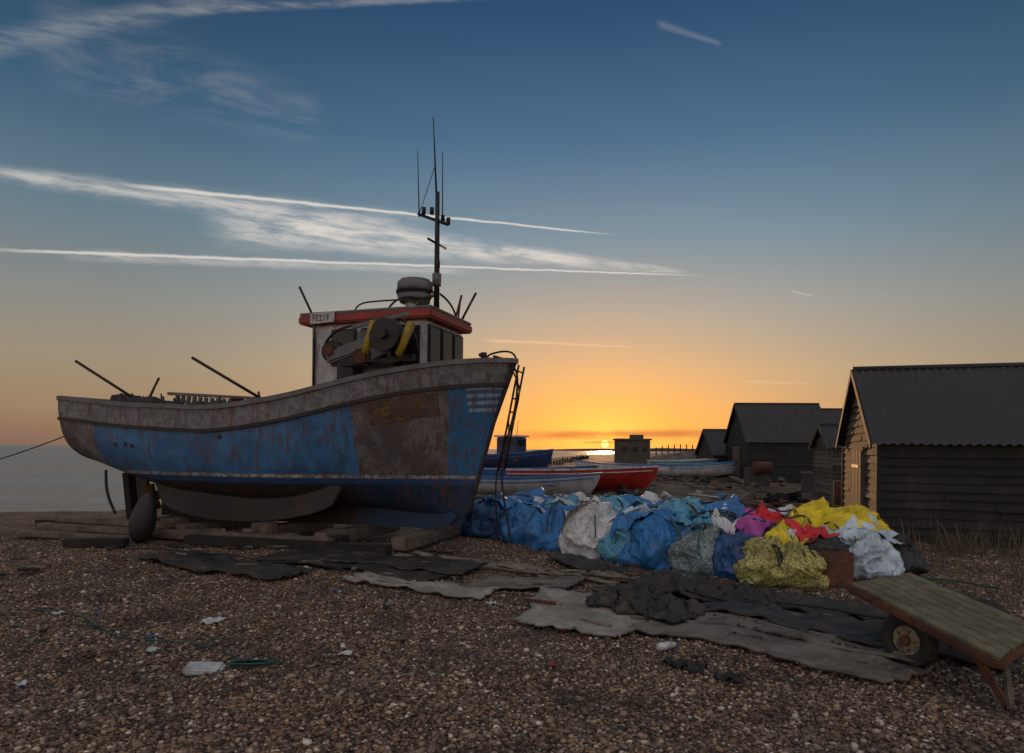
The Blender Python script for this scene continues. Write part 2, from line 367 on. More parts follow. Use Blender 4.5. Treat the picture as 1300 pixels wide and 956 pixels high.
for x,z in ((1.55,1.62),(1.8,1.62),(1.95,1.6),(3.9,1.75)):
    y=-hull_y(x,z); cyl('scupper',(x,y+.02,z),(x,y-.016,z),.035,m_dark,boat,seg=12)
# wheelhouse
wx0,wx1,hw=5.15,7.22,.72; wz0,wz1=2.0,3.62
def wallbox(nm,sz,lc,mt=m_white,**k): return box(nm,sz,lc,mt,boat,**k)
wallbox('wheelhouse_walls',(wx1-wx0,hw*2,wz1-wz0),((wx0+wx1)/2,0,(wz0+wz1)/2),bev=.04)
wallbox('wheelhouse_roof',(wx1-wx0+.34,hw*2+.18,.05),((wx0+wx1)/2-.04,0,wz1+.165),m_grey,bev=.02)
wallbox('roof_fascia',(wx1-wx0+.36,hw*2+.22,.14),((wx0+wx1)/2-.04,0,wz1+.07),m_red,bev=.025)
for x0,x1 in ((5.55,5.95),(6.1,6.5),(6.65,7.08)):
    wallbox('window_frame_side',(x1-x0+.07,.03,.60),((x0+x1)/2,-hw-.012,3.22),m_dark)
    wallbox('window_side',(x1-x0,.02,.52),((x0+x1)/2,-hw-.03,3.22),m_glass,bev=.005)
for yc in (-.47,0,.47):
    wallbox('window_frame_front',(.03,.43,.62),(wx1+.012,yc,3.24),m_dark)
    wallbox('window_front',(.02,.35,.54),(wx1+.03,yc,3.24),m_glass,bev=.005)
cyl('grab_rail',(5.2,-hw-.05,2.5),(5.2,-hw-.05,3.4),.015,m_dark,boat); wallbox('corner_trim',(.05,.04,1.5),(5.18,-hw-.012,2.85),m_grey)
wallbox('name_plate',(.46,.02,.17),(5.42,-hw-.135,wz1+.08),m_white,rot=(0,R(-2),0),bev=.004)
me=textmesh('FE219',.15)
for v in me.vertices: v.co=Vector((5.235+v.co.x*.86,-hw-.149,wz1+.03+v.co.y))
link(bpy.data.objects.new('name_plate_text',me),boat,m_black)
cyl('radar_pedestal',(6.65,0,3.80),(6.65,0,4.06),.16,m_white,boat)
cyl('radar_base',(6.65,0,4.04),(6.65,0,4.16),.25,m_grey,boat,r2=.3,seg=32)
cyl('radar_dome',(6.65,0,4.16),(6.65,0,4.42),.31,m_grey,boat,seg=40,bev=.04,r2=.29)
cyl('radar_band',(6.65,0,4.20),(6.65,0,4.235),.318,m_dark,boat,seg=40)
mx=7.05
cyl('mast',(mx,0,3.80),(mx,0,5.86),.05,m_dark,boat,r2=.035)
cyl('mast_antenna',(mx-.02,0,5.8),(mx-.09,0,7.12),.018,m_dark,boat,r2=.008)
cyl('mast_crossbar',(mx-.38,.05,5.55),(mx+.22,-.05,5.28),.025,m_dark,boat)
cyl('mast_crossbar_lower',(mx-.02,-.3,5.0),(mx+.02,.3,5.0),.02,m_dark,boat)
cyl('whip_antenna_a',(mx-.36,.05,5.5),(mx-.40,.05,6.62),.011,m_dark,boat,r2=.006)
cyl('whip_antenna_b',(mx+.11,-.03,5.3),(mx+.10,-.03,6.5),.011,m_dark,boat,r2=.006)
cyl('mast_stay',(mx-.36,.05,5.55),(mx-.05,0,6.3),.006,m_dark,boat)
for k,(dx,z) in enumerate(((-.1,5.5),(.1,5.35),(.2,5.3),(-.25,5.52),(.02,4.6))):
    cyl('mast_light_%d'%k,(mx+dx,0,z),(mx+dx,0,z+.11),.035,m_dark,boat,seg=12)
cyl('mast_float',(mx,0,4.3),(mx,0,4.5),.075,m_grey,boat,seg=12)
tube('mast_strut',[(6.35,-.45,3.80),(6.5,-.4,4.1),(6.95,-.15,4.05),(mx,0,4.15)],.018,m_dark,boat)
tube('mast_strut_b',[(7.2,.5,3.80),(7.2,.35,4.1),(mx,0,4.2)],.018,m_dark,boat)
tube('roof_rail',[(5.9,-.66,3.80),(5.92,-.66,3.94),(6.4,-.66,3.96),(7.0,-.66,3.94),(7.05,-.66,3.80)],.014,m_dark,boat)
cyl('roof_pole_aft',(4.98,-.4,3.73),(4.75,-.55,4.32),.02,m_dark,boat)
cyl('roof_pole_fore_a',(7.2,.55,3.7),(7.45,.75,4.32),.022,m_dark,boat)
cyl('roof_pole_fore_b',(7.25,.3,3.75),(7.35,.35,4.20),.02,m_rust,boat)
cyl('roof_pole_fore_c',(7.15,.65,3.78),(7.18,.7,4.22),.014,m_dark,boat)
box('roof_box',(.35,.4,.16),(5.75,.1,3.88),m_grey,boat)
box('search_light',(.14,.14,.16),(7.05,-.5,3.88),m_dark,boat)
# hauler / winch
hy=-1.03
box('hauler_beam',(1.25,.16,.20),(6.25,hy,3.18),m_grey,boat,rot=(0,R(-16),0),bev=.03)
box('hauler_plate',(.75,.05,.50),(6.62,hy-.02,3.28),m_grey,boat,rot=(0,R(-20),0),bev=.06)
cyl('hauler_drum',(6.85,hy-.32,3.28),(6.85,hy+.2,3.28),.17,m_black,boat,seg=28)
for yy_ in (hy-.34,hy+.22): cyl('hauler_flange',(6.85,yy_-.02,3.28),(6.85,yy_+.02,3.28),.25,m_dark,boat,seg=32,bev=.008)
cyl('hauler_hub',(6.85,hy-.45,3.28),(6.85,hy-.34,3.28),.07,m_dark,boat)
for i in range(7):
    tube('wound_rope_%d'%i,[(6.85+.19*math.cos(a_*.6),hy-.26+i*.055,3.28+.19*math.sin(a_*.6)) for a_ in range(11)],.03,m_black,boat,cyc=True)
cyl('hauler_roller_a',(6.50,hy-.3,3.02),(6.66,hy-.3,3.50),.055,m_yellow,boat,r2=.068,bev=.01)
cyl('hauler_roller_b',(7.02,hy-.22,2.98),(7.24,hy-.22,3.46),.055,m_yellow,boat,r2=.068,bev=.01)
cyl('hauler_block',(5.72,hy-.05,3.12),(5.72,hy+.14,3.12),.17,m_dark,boat,seg=24,bev=.02)
cyl('hauler_block_hub',(5.72,hy-.12,3.12),(5.72,hy-.02,3.12),.08,m_rust,boat)
tube('hauler_hose',[(5.6,hy,3.25),(5.8,hy-.1,3.42),(6.2,hy-.1,3.50),(6.6,hy-.08,3.58),(6.9,hy-.05,3.6),(7.15,hy,3.45),(7.2,hy+.1,3.1)],.02,m_black,boat)
tube('hauler_hose_b',[(5.9,hy,2.9),(6.1,hy-.12,2.85),(6.5,hy-.1,2.95),(6.8,hy-.05,2.85),(7.1,hy,3.0)],.02,m_black,boat)
box('hauler_pedestal',(.3,.3,.95),(5.98,hy+.12,2.7),m_dark,boat)
box('hauler_pedestal_fore',(.12,.2,.5),(6.85,hy+.2,2.95),m_dark,boat)
box('hauler_motor',(.28,.22,.26),(6.3,hy-.02,3.0),m_rust,boat,bev=.04)
box('hauler_guard',(1.0,.03,.07),(6.68,hy-.16,3.53),m_grey,boat,rot=(0,R(-9),0))
box('hauler_frame_low',(1.1,.12,.10),(6.6,hy+.05,2.93),m_dark,boat,rot=(0,R(-5),0))
# deck gear
cyl('derrick_pole_a',(.85,-.2,2.45),(.05,-.9,3.18),.026,m_dark,boat)
cyl('derrick_pole_b',(4.15,-.7,2.4),(3.05,-1.15,3.10),.026,m_dark,boat)
cyl('deck_pole_c',(.35,.4,2.4),(.5,.6,3.0),.026,m_dark,boat)
for i in range(38):
    x=.7+random.random()*4.2; y=random.uniform(-.9,.8); z=zgF(x/8.4)
    cyl('deck_stick_%d'%i,(x,y,z-.4),(x+random.uniform(-.35,.35),y+random.uniform(-.3,.3),z+random.uniform(.05,.32)),random.uniform(.012,.028),random.choice([m_dark,m_rust,m_wood]),boat,seg=8)
for i in range(14): box('pound_board_%d'%i,(.07,.06,.42),(1.2+i*.16,.35-.02*i,2.40-.012*i),m_grey,boat,rot=(0,R(14),0),bev=.005)
box('pound_rail',(2.4,.08,.06),(2.25,.3,2.57),m_grey,boat,rot=(0,R(3.5),0))
cyl('deck_vent',(3.95,-1.1,2.15),(3.95,-1.1,2.37),.08,m_red,boat); cyl('deck_vent_cap',(3.95,-1.1,2.37),(3.95,-1.1,2.41),.11,m_rust,boat)
for i in range(12):
    bm=bmesh.new(); bmesh.ops.create_icosphere(bm,subdivisions=3,radius=1)
    r=random.uniform(.22,.34)
    for v in bm.verts: v.co=v.co*r*(1+.5*noise.noise(v.co*3+Vector((i,0,0)))); v.co.z*=.7
    me=bpy.data.meshes.new('net_heap'); bm.to_mesh(me); bm.free()
    o=bpy.data.objects.new('net_heap_%d'%i,me); o.location=(.5+i*.36,random.uniform(-.7,.2),zgF((.5+i*.36)/8.4)-.04); link(o,boat,random.choice([m_black,m_dark]),True)
cyl('bow_bollard',(7.9,0,2.6),(7.9,0,3.16),.05,m_dark,boat); cyl('bow_bollard_bar',(7.9,-.16,3.1),(7.9,.16,3.1),.03,m_dark,boat)
tube('bow_rope',[(8.1,-.1,3.08),(8.5,-.08,3.0),(8.50,-.05,2.4),(8.35,-.05,1.8),(8.2,0,1.2),(8.3,.05,.5),(8.4,0,.1)],.018,m_black,boat)
tube('bow_chain',[(8.2,.1,3.05),(8.55,.05,2.7),(8.42,.05,2.1),(8.2,.1,1.6),(8.05,.1,1.0),(8.1,.2,.1)],.014,m_dark,boat)
for yo in (.06,.34): cyl('bow_ladder_rail',(8.48,yo,2.95),(8.15,yo,1.25),.018,m_dark,boat,seg=8)
for i in range(8):
    t=i/7; x=8.46-.3*t; z=2.85-1.52*t; cyl('bow_ladder_rung_%d'%i,(x,.06,z),(x,.34,z),.014,m_dark,boat,seg=8)
tube('bow_rail_loop',[(7.7,.35,2.95),(7.75,.35,3.15),(8.2,.12,3.2),(8.45,0,3.12),(8.46,0,2.98)],.016,m_dark,boat)
tube('stern_line',[(.05,-1.05,1.78),(-.9,-1.2,1.45),(-2.6,-1.3,1.05),(-4.5,-1.4,.75)],.011,m_black,boat)
tube('stern_hose',[(.9,-.95,1.15),(.95,-1.0,.9),(1.1,-1.05,.6),(1.3,-1.1,.4)],.025,m_black,boat)
bm=bmesh.new(); bmesh.ops.create_icosphere(bm,subdivisions=4,radius=1)
for v in bm.verts:
    t=v.co.z; k=1-.25*t; v.co=Vector((v.co.x*.19*k,v.co.y*.19*k,t*.42))
me=bpy.data.meshes.new('fender'); bm.to_mesh(me); bm.free()
o=bpy.data.objects.new('rubber_fender',me); o.location=(-5.95,11.05,.44); o.rotation_euler=(0,R(12),0); link(o,None,m_black,True)

cr_=empty('timber_cradle',(-7.94,13.64,0),R(-19))
for i,x in enumerate((1.6,2.9,4.3,5.7,7.0)):
    box('cross_timber_%d'%i,(.26,2.2,.2),(x,-.1,.16),m_wood,cr_,rot=(0,0,random.uniform(-.05,.05)),bev=.015)
for i in range(5):
    box('long_timber_%d'%i,(2.6,.24,.09),(1.2+.1*i,-1.75+.27*i,.06+.095*(i%3)+.003*i),m_wood,cr_,rot=(0,0,random.uniform(-.06,.06)),bev=.01)
for i in range(6): box('short_block_%d'%i,(random.uniform(.3,.6),.22,.16),(1.8+i*.8,-1.05+random.uniform(-.2,.1),.12+.003*i),m_wood_dark if i%2 else m_wood,cr_,rot=(0,0,random.uniform(-.4,.4)),bev=.012)
box('side_block_a',(.3,.35,.3),(2.5,-.95,.2),m_wood,cr_); box('side_block_b',(.3,.3,.3),(4.4,-.95,.2),m_wood,cr_)
box('skid_beam',(4.6,.2,.16),(3.6,-1.25,.12),m_wood,cr_,bev=.015); box('skid_beam_b',(3.6,.16,.14),(5.2,-1.5,.10),m_wood_dark,cr_,rot=(0,0,.05))
box('stern_prop',(.16,.16,1.0),(1.0,-.5,.6),m_wood_dark,cr_,rot=(.12,0,0))

# ------------------------------------------------------------------ sheets on ground
def ground_sheet(name,c4,mat,lift=.035,bend=.02,th=.02,nu=54,nv=24,seed=0,fold=0):
    P=[Vector(c) for c in c4]; V=[];F=[]
    for i in range(nu+1):
        for j in range(nv+1):
            u,v=i/nu,j/nv; q=P[0].lerp(P[1],u).lerp(P[3].lerp(P[2],u),v)
            q=q+Vector((noise.noise(Vector((u*6,v*6,seed))),noise.noise(Vector((u*6,v*6,seed+9)))))*.07+Vector((noise.noise(Vector((u*28,v*28,seed))),noise.noise(Vector((u*28,v*28,seed+9)))))*.022
            z=gz(q.x,q.y)+lift+bend*(1+noise.noise(Vector((q.x*1.7,q.y*1.7,seed))))
            e=min(u,1-u,v,1-v); z+=.03*max(0,.12-e)/.12*max(0,noise.noise(Vector((u*9,v*9,seed+2))))*2
            if fold:
                w=noise.noise(Vector((q.x,q.y,seed)))*.8
                z+=fold*(max(0,1-abs(noise.noise(Vector((q.x*1.6+w,q.y*2.8,seed+3))))*4.5)+.4*max(0,1-abs(noise.noise(Vector((q.x*4+w,q.y*5,seed+7))))*4))*min(1,e*8+.15)
            V.append((q.x,q.y,z))
    for i in range(nu):
        for j in range(nv):
            a=i*(nv+1)+j; F.append((a,a+nv+1,a+nv+2,a+1))
    o=mesh(name,V,F,mat,None,True)
    md=o.modifiers.new('t','SOLIDIFY'); md.thickness=th; md.offset=-1; return o
ground_sheet('plywood_sheet',[(.04,6.3),(.9,5.62),(1.45,6.6),(.36,7.55)],m_ply,seed=1)
ground_sheet('plywood_sheet',[(-1.98,8.06),(-.33,7.15),(-.1,7.8),(-1.7,8.5)],m_ply,seed=2,bend=.012)
ground_sheet('conveyor_belt_sheet',[(1.0,6.0),(2.55,4.62),(3.0,4.85),(1.5,6.35)],m_belt,seed=3,lift=.03)
ground_sheet('conveyor_belt_sheet',[(1.45,6.3),(2.95,4.95),(3.2,5.15),(1.75,6.6)],m_belt,seed=33,lift=.045)
ground_sheet('rubber_mat',[(1.56,6.72),(2.9,5.35),(3.4,5.75),(2.25,7.1)],m_mat,seed=4,lift=.055,fold=.03)
ground_sheet('driftwood_board',[(-1.8,10.1),(1.2,7.85),(1.42,8.1),(-1.5,10.5)],m_plank,seed=5,bend=.01,th=.03)
ground_sheet('rubber_mat',[(-3.6,9.6),(-1.2,8.05),(-.6,8.7),(-2.8,10.7)],m_mat,seed=6,fold=.02)
ground_sheet('rubber_mat',[(-5.2,9.5),(-2.8,7.95),(-2.4,8.35),(-4.75,10.3)],m_mat,seed=7,fold=.02)
ground_sheet('rubber_mat',[(.5,9.5),(2.0,7.15),(2.4,7.4),(.9,9.8)],m_mat,seed=8,fold=.05)
ground_sheet('rubber_mat',[(-2.6,9.2),(-.6,8.4),(-.3,9.2),(-2.2,10.1)],m_mat,seed=18,fold=.03,lift=.06)
ground_sheet('conveyor_belt_sheet',[(-.6,7.9),(.6,7.5),(.9,8.0),(-.2,8.5)],m_belt,seed=19,fold=.02,lift=.04)
ground_sheet('rubber_mat',[(2.3,7.0),(3.6,6.2),(3.9,6.8),(2.7,7.6)],m_mat,seed=20,fold=.05,lift=.05)
ground_sheet('crumpled_tarpaulin',[(.75,6.85),(1.45,6.0),(1.9,6.5),(1.2,7.45)],m_mat,seed=9,lift=.06,fold=.10,nu=90,nv=60)
ground_sheet('crumpled_tarpaulin',[(1.3,7.5),(2.6,6.6),(2.9,7.2),(1.7,8.1)],m_mat,seed=10,lift=.05,fold=.12,nu=90,nv=60)
ground_sheet('driftwood_board',[(-.2,8.9),(2.6,6.95),(2.7,7.12),(0,9.15)],m_plank,seed=11,bend=.01,lift=.06,th=.03)
ground_sheet('rubber_mat',[(2.9,5.9),(3.7,5.0),(4.2,5.6),(3.3,6.5)],m_mat,seed=12,fold=.04)
for i in range(70):
    x=random.uniform(-6.5,3.6); y=random.uniform(8.3,11) if x<0 else random.uniform(6.0,9.3)
    box('timber_offcut',(random.uniform(.06,.5),random.uniform(.03,.10),.025),(x,y,gz(x,y)+.06),random.choice([m_wood,m_plank,m_wood_dark,m_rust]),None,rot=(random.uniform(-.1,.1),random.uniform(-.08,.08),random.uniform(-1,.5)))

# ------------------------------------------------------------------ bags
def bagmat(name,col,rough=.5,net=0,dirtamt=.35):
    m,g,p=newmat(name); tc=g.n('ShaderNodeTexCoord').outputs['Object']
    n1=g.noise(tc,3,4,.7); c=g.mix(g.sm(n1,.35,.65),tuple(k*.6 for k in col),col)
    c=g.mix(g.m('MULTIPLY',g.sm(g.noise(tc,4.5,4,.75),.5,.66),dirtamt),c,(.09,.07,.05))
    cr=g.noise(g.vscale(tc,(1,1,.5)),7,3,.55,1.2)
    rg=g.m('ABSOLUTE',g.m('SUBTRACT',cr,.5)) 
    if net:
        w=g.n('ShaderNodeTexVoronoi',{'Scale':26.,'Vector':tc},feature='DISTANCE_TO_EDGE').outputs[0]
        c=g.mix(g.m('MULTIPLY',g.m('LESS_THAN',w,.10),net),c,(.05,.07,.06))
    g.put(p.inputs['Base Color'],c); p.inputs['Roughness'].default_value=rough
    g.put(p.inputs['Normal'],g.n('ShaderNodeBump',{'Strength':.7,'Distance':.03,'Height':g.m('MULTIPLY',rg,2.2)}).outputs[0])
    return m
BM={'b':bagmat('blue_tarp',(.035,.23,.58)),'B':bagmat('dark_blue_tarp',(.02,.10,.27)),'t':bagmat('teal_tarp',(.12,.42,.62)),
    'w':bagmat('white_sack',(.84,.86,.86),net=.3),'g':bagmat('netted_grey_sack',(.30,.40,.42),net=.8),'y':bagmat('yellow_sack',(.94,.74,.02),dirtamt=.15),
    'o':bagmat('olive_sack',(.70,.62,.16),net=.7),'r':bagmat('red_sack',(.74,.02,.03),dirtamt=.2),'p':bagmat('purple_sack',(.50,.08,.40)),'k':bagmat('black_sack',(.03,.03,.035)),
    'l':bagmat('pale_blue_sack',(.64,.80,.90),net=.15)}
pile=empty('pile_of_fishing_net_bags',(0,0,0))
BL=[(-.95,13.1,.55,.5,.34,'b'),(-.25,12.5,.5,.5,.36,'B'),(.25,11.75,.42,.4,.34,'b'),(.72,11.1,.42,.42,.38,'b'),(1.25,10.4,.42,.42,.40,'w'),(1.72,9.95,.34,.36,.34,'t'),(2.1,9.55,.42,.42,.38,'b'),(2.55,9.1,.34,.36,.33,'g'),
(2.88,8.75,.30,.32,.28,'B'),(3.12,8.45,.30,.3,.27,'o'),(3.5,8.3,.30,.3,.24,'o'),(3.95,8.6,.3,.32,.26,'k'),(4.45,8.75,.40,.4,.30,'l'),(4.95,8.95,.32,.34,.26,'k'),
(.1,13.6,.6,.5,.36,'b'),(.95,12.2,.5,.5,.38,'t'),(1.6,11.3,.42,.4,.42,'w'),(2.05,10.7,.36,.36,.40,'l'),(2.5,10.3,.45,.4,.44,'t'),(2.95,9.8,.36,.38,.38,'b'),(3.3,9.35,.3,.3,.34,'p'),(3.62,9.1,.30,.32,.33,'w'),(4.02,9.05,.30,.3,.30,'r'),(4.72,9.55,.46,.42,.42,'y'),(4.35,9.9,.4,.4,.42,'y'),(5.15,9.6,.36,.4,.28,'w'),
(.3,14.8,.7,.6,.34,'b'),(1.3,13.4,.6,.5,.36,'B'),(2.1,12.3,.5,.5,.38,'b'),(2.8,11.5,.45,.45,.40,'t'),(3.3,10.7,.4,.42,.38,'b'),(3.8,10.2,.36,.36,.38,'r'),(4.3,10.8,.4,.4,.36,'w'),(4.9,10.5,.42,.4,.34,'l'),
(1.8,14.4,.6,.5,.33,'g'),(2.7,13.2,.5,.5,.34,'w'),(3.4,12.2,.5,.5,.35,'b'),(4.0,11.6,.45,.4,.34,'p'),(2.4,15.2,.6,.5,.3,'b'),(3.3,14,.5,.5,.3,'k'),(4.2,13.0,.4,.4,.3,'b'),(1.2,15.8,.5,.5,.3,'w')]
def bagfn(i,b):
    x0,y0,rx,ry,rz,ck=b; bm=bmesh.new(); bmesh.ops.create_icosphere(bm,subdivisions=6 if y0<11 else 5,radius=1)
    sd=i*7.31; tx,ty=random.uniform(-.35,.35),random.uniform(-.5,.1); k=random.randint(9,15); rot=random.uniform(0,3)
    ap=Vector((tx,ty,.85)).normalized()
    for v in bm.verts:
        n=v.co.copy(); d=(n-ap).length
        w=noise.noise(n*1.4+Vector((sd,0,0)))
        q=Vector((n.x*2.1,n.y*2.1,n.z*.7+sd))+Vector((w,w,0))*1.2
        rd=1-min(1,abs(noise.noise(q))*3.0); rd2=1-min(1,abs(noise.noise(q*2.1+Vector((4,4,4))))*3)
        th=math.atan2(n.y-ap.y,n.x-ap.x)
        pl=math.sin(k*th+3*w+rot)*.055*max(0,1-d/1.3)
        rr=1+.28*w+.12*rd+.04*rd2+pl
        if d<.28: rr+=.4*(1-d/.28)**1.5
        sx=math.copysign(abs(n.x)**.8,n.x); sy=math.copysign(abs(n.y)**.8,n.y)
        z=n.z*rz*rr+rz*.72
        sag=1+.14*max(0,.5-n.z)
        v.co=Vector((sx*rx*rr*sag,sy*ry*rr*sag,max(-.02,z)))
    me=bpy.data.meshes.new('bag'); bm.to_mesh(me); bm.free()
    o=bpy.data.objects.new('net_bag_%d'%i,me); o.location=(x0,y0,gz(x0,y0)); o.rotation_euler=(0,0,random.uniform(-.6,.6)); link(o,pile,BM[ck],True)
    if ck in 'wgotlb':
        for q in range(3):
            a0=random.uniform(0,3); tube('bag_cord',[(x0+rx*1.2*math.cos(a0)*math.cos(t),y0+ry*1.2*math.sin(a0)*math.cos(t),.03+rz*(.72+1.14*math.sin(t))) for t in [math.pi*j/8 for j in range(9)]],.009,random.choice([m_rope_g,m_black,m_rope_b]),pile)
for i,b in enumerate(BL): bagfn(i,b)
def HB(x,y):
    h=gz(x,y)+.02
    for x0,y0,rx,ry,rz,_ in BL:
        e=((x-x0)/(rx*1.15))**2+((y-y0)/(ry*1.15))**2
        if e<1: h=max(h,rz*(.75+1.08*math.sqrt(1-e)))
    return h
def drape(name,cx_,cy_,w,d,rz,mat,seed):
    n=60; V=[];F=[]; H=np.zeros((n+1,n+1)); XY={}
    for i in range(n+1):
        for j in range(n+1):
            u,v=(i/n-.5)*w,(j/n-.5)*d; u*=1+.25*noise.noise(Vector((v*3,seed,0))); v*=1+.3*noise.noise(Vector((u*3,seed,5)))
            x=cx_+u*math.cos(rz)-v*math.sin(rz); y=cy_+u*math.sin(rz)+v*math.cos(rz); XY[i,j]=(x,y); H[i,j]=HB(x,y)
    for _ in range(5):
        Hp=np.pad(H,1,mode='edge'); H=np.maximum((Hp[:-2,1:-1]+Hp[2:,1:-1]+Hp[1:-1,:-2]+Hp[1:-1,2:])/4,H-.06)
    for i in range(n+1):
        for j in range(n+1):
            x,y=XY[i,j]; q=Vector((x*3.1,y*3.1,seed)); r=max(0,1-abs(noise.noise(q))*3.5)*.06+max(0,1-abs(noise.noise(q*2.1))*3.5)*.03
            V.append((x,y,H[i,j]+.03+r))
    for i in range(n):
        for j in range(n):
            a=i*(n+1)+j; F.append((a,a+n+1,a+n+2,a+1))
    mesh(name,V,F,mat,pile,True)
for i,(x,y,w,d,r,k) in enumerate([(.1,12.6,1.6,1.1,-.6,'b'),(.9,11.6,.8,.6,-.8,'l'),(2.0,9.8,.9,.8,-.5,'b'),(1.6,10.9,.8,.6,.3,'t'),(2.5,9.6,.6,.5,.2,'t'),(4.55,9.5,1.1,.8,-.3,'y'),(4.55,8.9,.9,.7,.2,'l'),(3.9,8.9,.5,.6,.4,'r'),(3.2,10.9,1.0,.9,0,'w'),(2.3,12.0,1.2,.9,-.5,'b'),(3.3,9.25,.45,.45,.4,'p'),(4.3,10.6,.8,.6,.4,'w'),(3.45,8.75,.5,.5,.2,'y'),(2.9,9.4,.45,.4,.9,'w'),(.9,13.3,1.0,.7,.2,'w'),(3.6,9.6,.5,.4,.3,'b'),(1.1,10.7,.5,.4,.3,'w')]):
    drape('draped_sheet_%d'%i,x,y,w,d,r,BM[k],i*3.3)
for i in range(22):
    x=random.uniform(0,4.6); y=13.0-x*1.05+random.uniform(-.8,1.4); pts=[]; a=random.uniform(-1,1)
    for j in range(14):
        x+=.12*math.cos(a); y+=.12*math.sin(a); a+=random.uniform(-.7,.7); pts.append((x,y,HB(x,y)+.07))
    tube('loose_rope_%d'%i,pts,.012,random.choice([m_rope_g,m_rope_b,m_black]),pile)
box('rusty_metal_plate',(.36,.03,.42),(3.85,8.05,.22),m_rust,None,rot=(R(-14),R(4),R(-10)),bev=.01)

# ------------------------------------------------------------------ dinghies
def dinghy(name,Ld,B,H,loc,rz,mo,mi,ms,z0=.12,tilt=0):
    e=empty(name,loc,rot=(tilt,0,rz)); NS_,NP_=36,12; V=[];F=[]
    def pt(s_,ph,off=0):
        q=max(0,(s_-.4)/.6); b=B*max(.0,1-q**2.4)**.8*(1-.2*max(0,.4-s_))+.012-off
        zg=H*(1+.35*s_**3); zb=.05+(.35*H*max(0,s_-.75)/.25*.6)+off; nn=2.6*(1-s_)+1.4*s_
        return ((s_-.5)*Ld+ (.12*Ld*s_**4)*((math.sin(ph)))-(.02*Ld),max(.005,b)*math.sin(ph)**(2/nn),z0+zg-(zg-zb)*math.cos(ph)**(2/nn))
    for off,mt,nm in ((0,mo,'hull_shell'),(.05,mi,'inner_lining')):
        V=[];F=[]
        for sg in(-1,1):
            o0=len(V)
            for i in range(NS_):
                for k in range(NP_):
                    x,y,z=pt(i/(NS_-1),k/(NP_-1)*math.pi/2,off); V.append((x,sg*y,z))
            for i in range(NS_-1):
                for k in range(NP_-1):
                    a=o0+i*NP_+k; F.append((a,a+NP_,a+NP_+1,a+1))
        for k in range(NP_-1): F.append((k,k+1,NS_*NP_+k+1,NS_*NP_+k))
        mesh(nm,V,F,mt,e,True)
    st=[pt(i/(NS_-1),math.pi/2) for i in range(NS_)]
    rg=[(x,-y,z) for x,y,z in st]+[(x,y,z) for x,y,z in st[::-1]]
    sweep('gunwale',rg,.07,.06,ms,e,True)
    sweep('rub_band',[(x,-y*1.0-.0,z-.1*H/.5) for x,y,z in st][:-1],.05,.03,ms,e)
    for t in (-.25,.02,.25): box('thwart',(.2,B*1.7,.04),(t*Ld,0,z0+H*.72),mi,e)
    cyl('keel_roller_a',(-.3*Ld,-B*.8,z0*.5),(-.3*Ld,B*.8,z0*.5),.06,m_wood,e); cyl('keel_roller_b',(.2*Ld,-B*.8,z0*.5),(.2*Ld,B*.8,z0*.5),.06,m_wood,e)
    return e
m_wp=M('white_gelcoat',(.75,.77,.77),(.52,.55,.56),rough=.4,dirt=(.12,.1,.08)); m_turq=M('turquoise_paint',(.10,.42,.50),(.06,.28,.34),rough=.45,dirt=(.1,.1,.1)); m_navy=M('navy_paint',(.02,.055,.16),(.012,.03,.09),rough=.45,dirt=(.1,.08,.07))
m_redb=M('bright_red_paint',(.60,.03,.02),(.36,.02,.015),rough=.45,dirt=(.12,.05,.04))
dinghy('rowing_boat',3.9,.8,.58,(.45,21.0,0),R(-22),m_wp,m_blue,m_blue)
dinghy('rowing_boat',4.4,.85,.6,(.7,26.5,0),R(-16),m_blue,m_wp,m_blue,z0=.2)
dinghy('rowing_boat',4.4,.85,.68,(2.2,22.8,0),R(-12),m_redb,m_red,m_white,z0=.16,tilt=R(-6))
dinghy('rowing_boat',4.4,.85,.62,(5.9,36,0),R(172),m_wp,m_wp,m_blue,z0=.2)
dinghy('rowing_boat',4.6,.9,.78,(10.7,41,0),R(6),m_turq,m_wp,m_wp,z0=.2)
dinghy('rowing_boat',4.2,.8,.65,(9.8,36.5,0),R(14),m_wp,m_turq,m_blue,z0=.15)
e=dinghy('small_fishing_boat',5.2,1.05,1.0,(-.45,38,0),R(-32),m_navy,m_grey,m_blue,z0=.25)
box('cabin',(1.3,1.1,1.0),(.5,0,1.75),m_navy,e,bev=.05); box('cabin_roof',(1.5,1.3,.1),(.5,0,2.3),m_white,e)
for k in (-.3,.3): box('cabin_window',(.42,.02,.34),(.5+k,-.56,1.95),m_glass,e)
box('cabin_window_front',(.02,.8,.34),(1.16,0,1.95),m_glass,e)
cyl('cabin_mast',(.3,0,2.3),(.3,0,3.5),.035,m_dark,e); cyl('cabin_gallows_a',(-1.9,-.6,1.2),(-1.9,-.4,2.4),.04,m_dark,e); cyl('cabin_gallows_b',(-1.9,.6,1.2),(-1.9,.4,2.4),.04,m_dark,e); cyl('cabin_gallows_top',(-1.9,-.45,2.35),(-1.9,.45,2.35),.04,m_dark,e)
cyl('cabin_antenna',(.7,.2,2.3),(.8,.2,3.2),.015,m_dark,e); box('boat_chock',(3.0,.3,.25),(0,0,.13),m_wood,e)

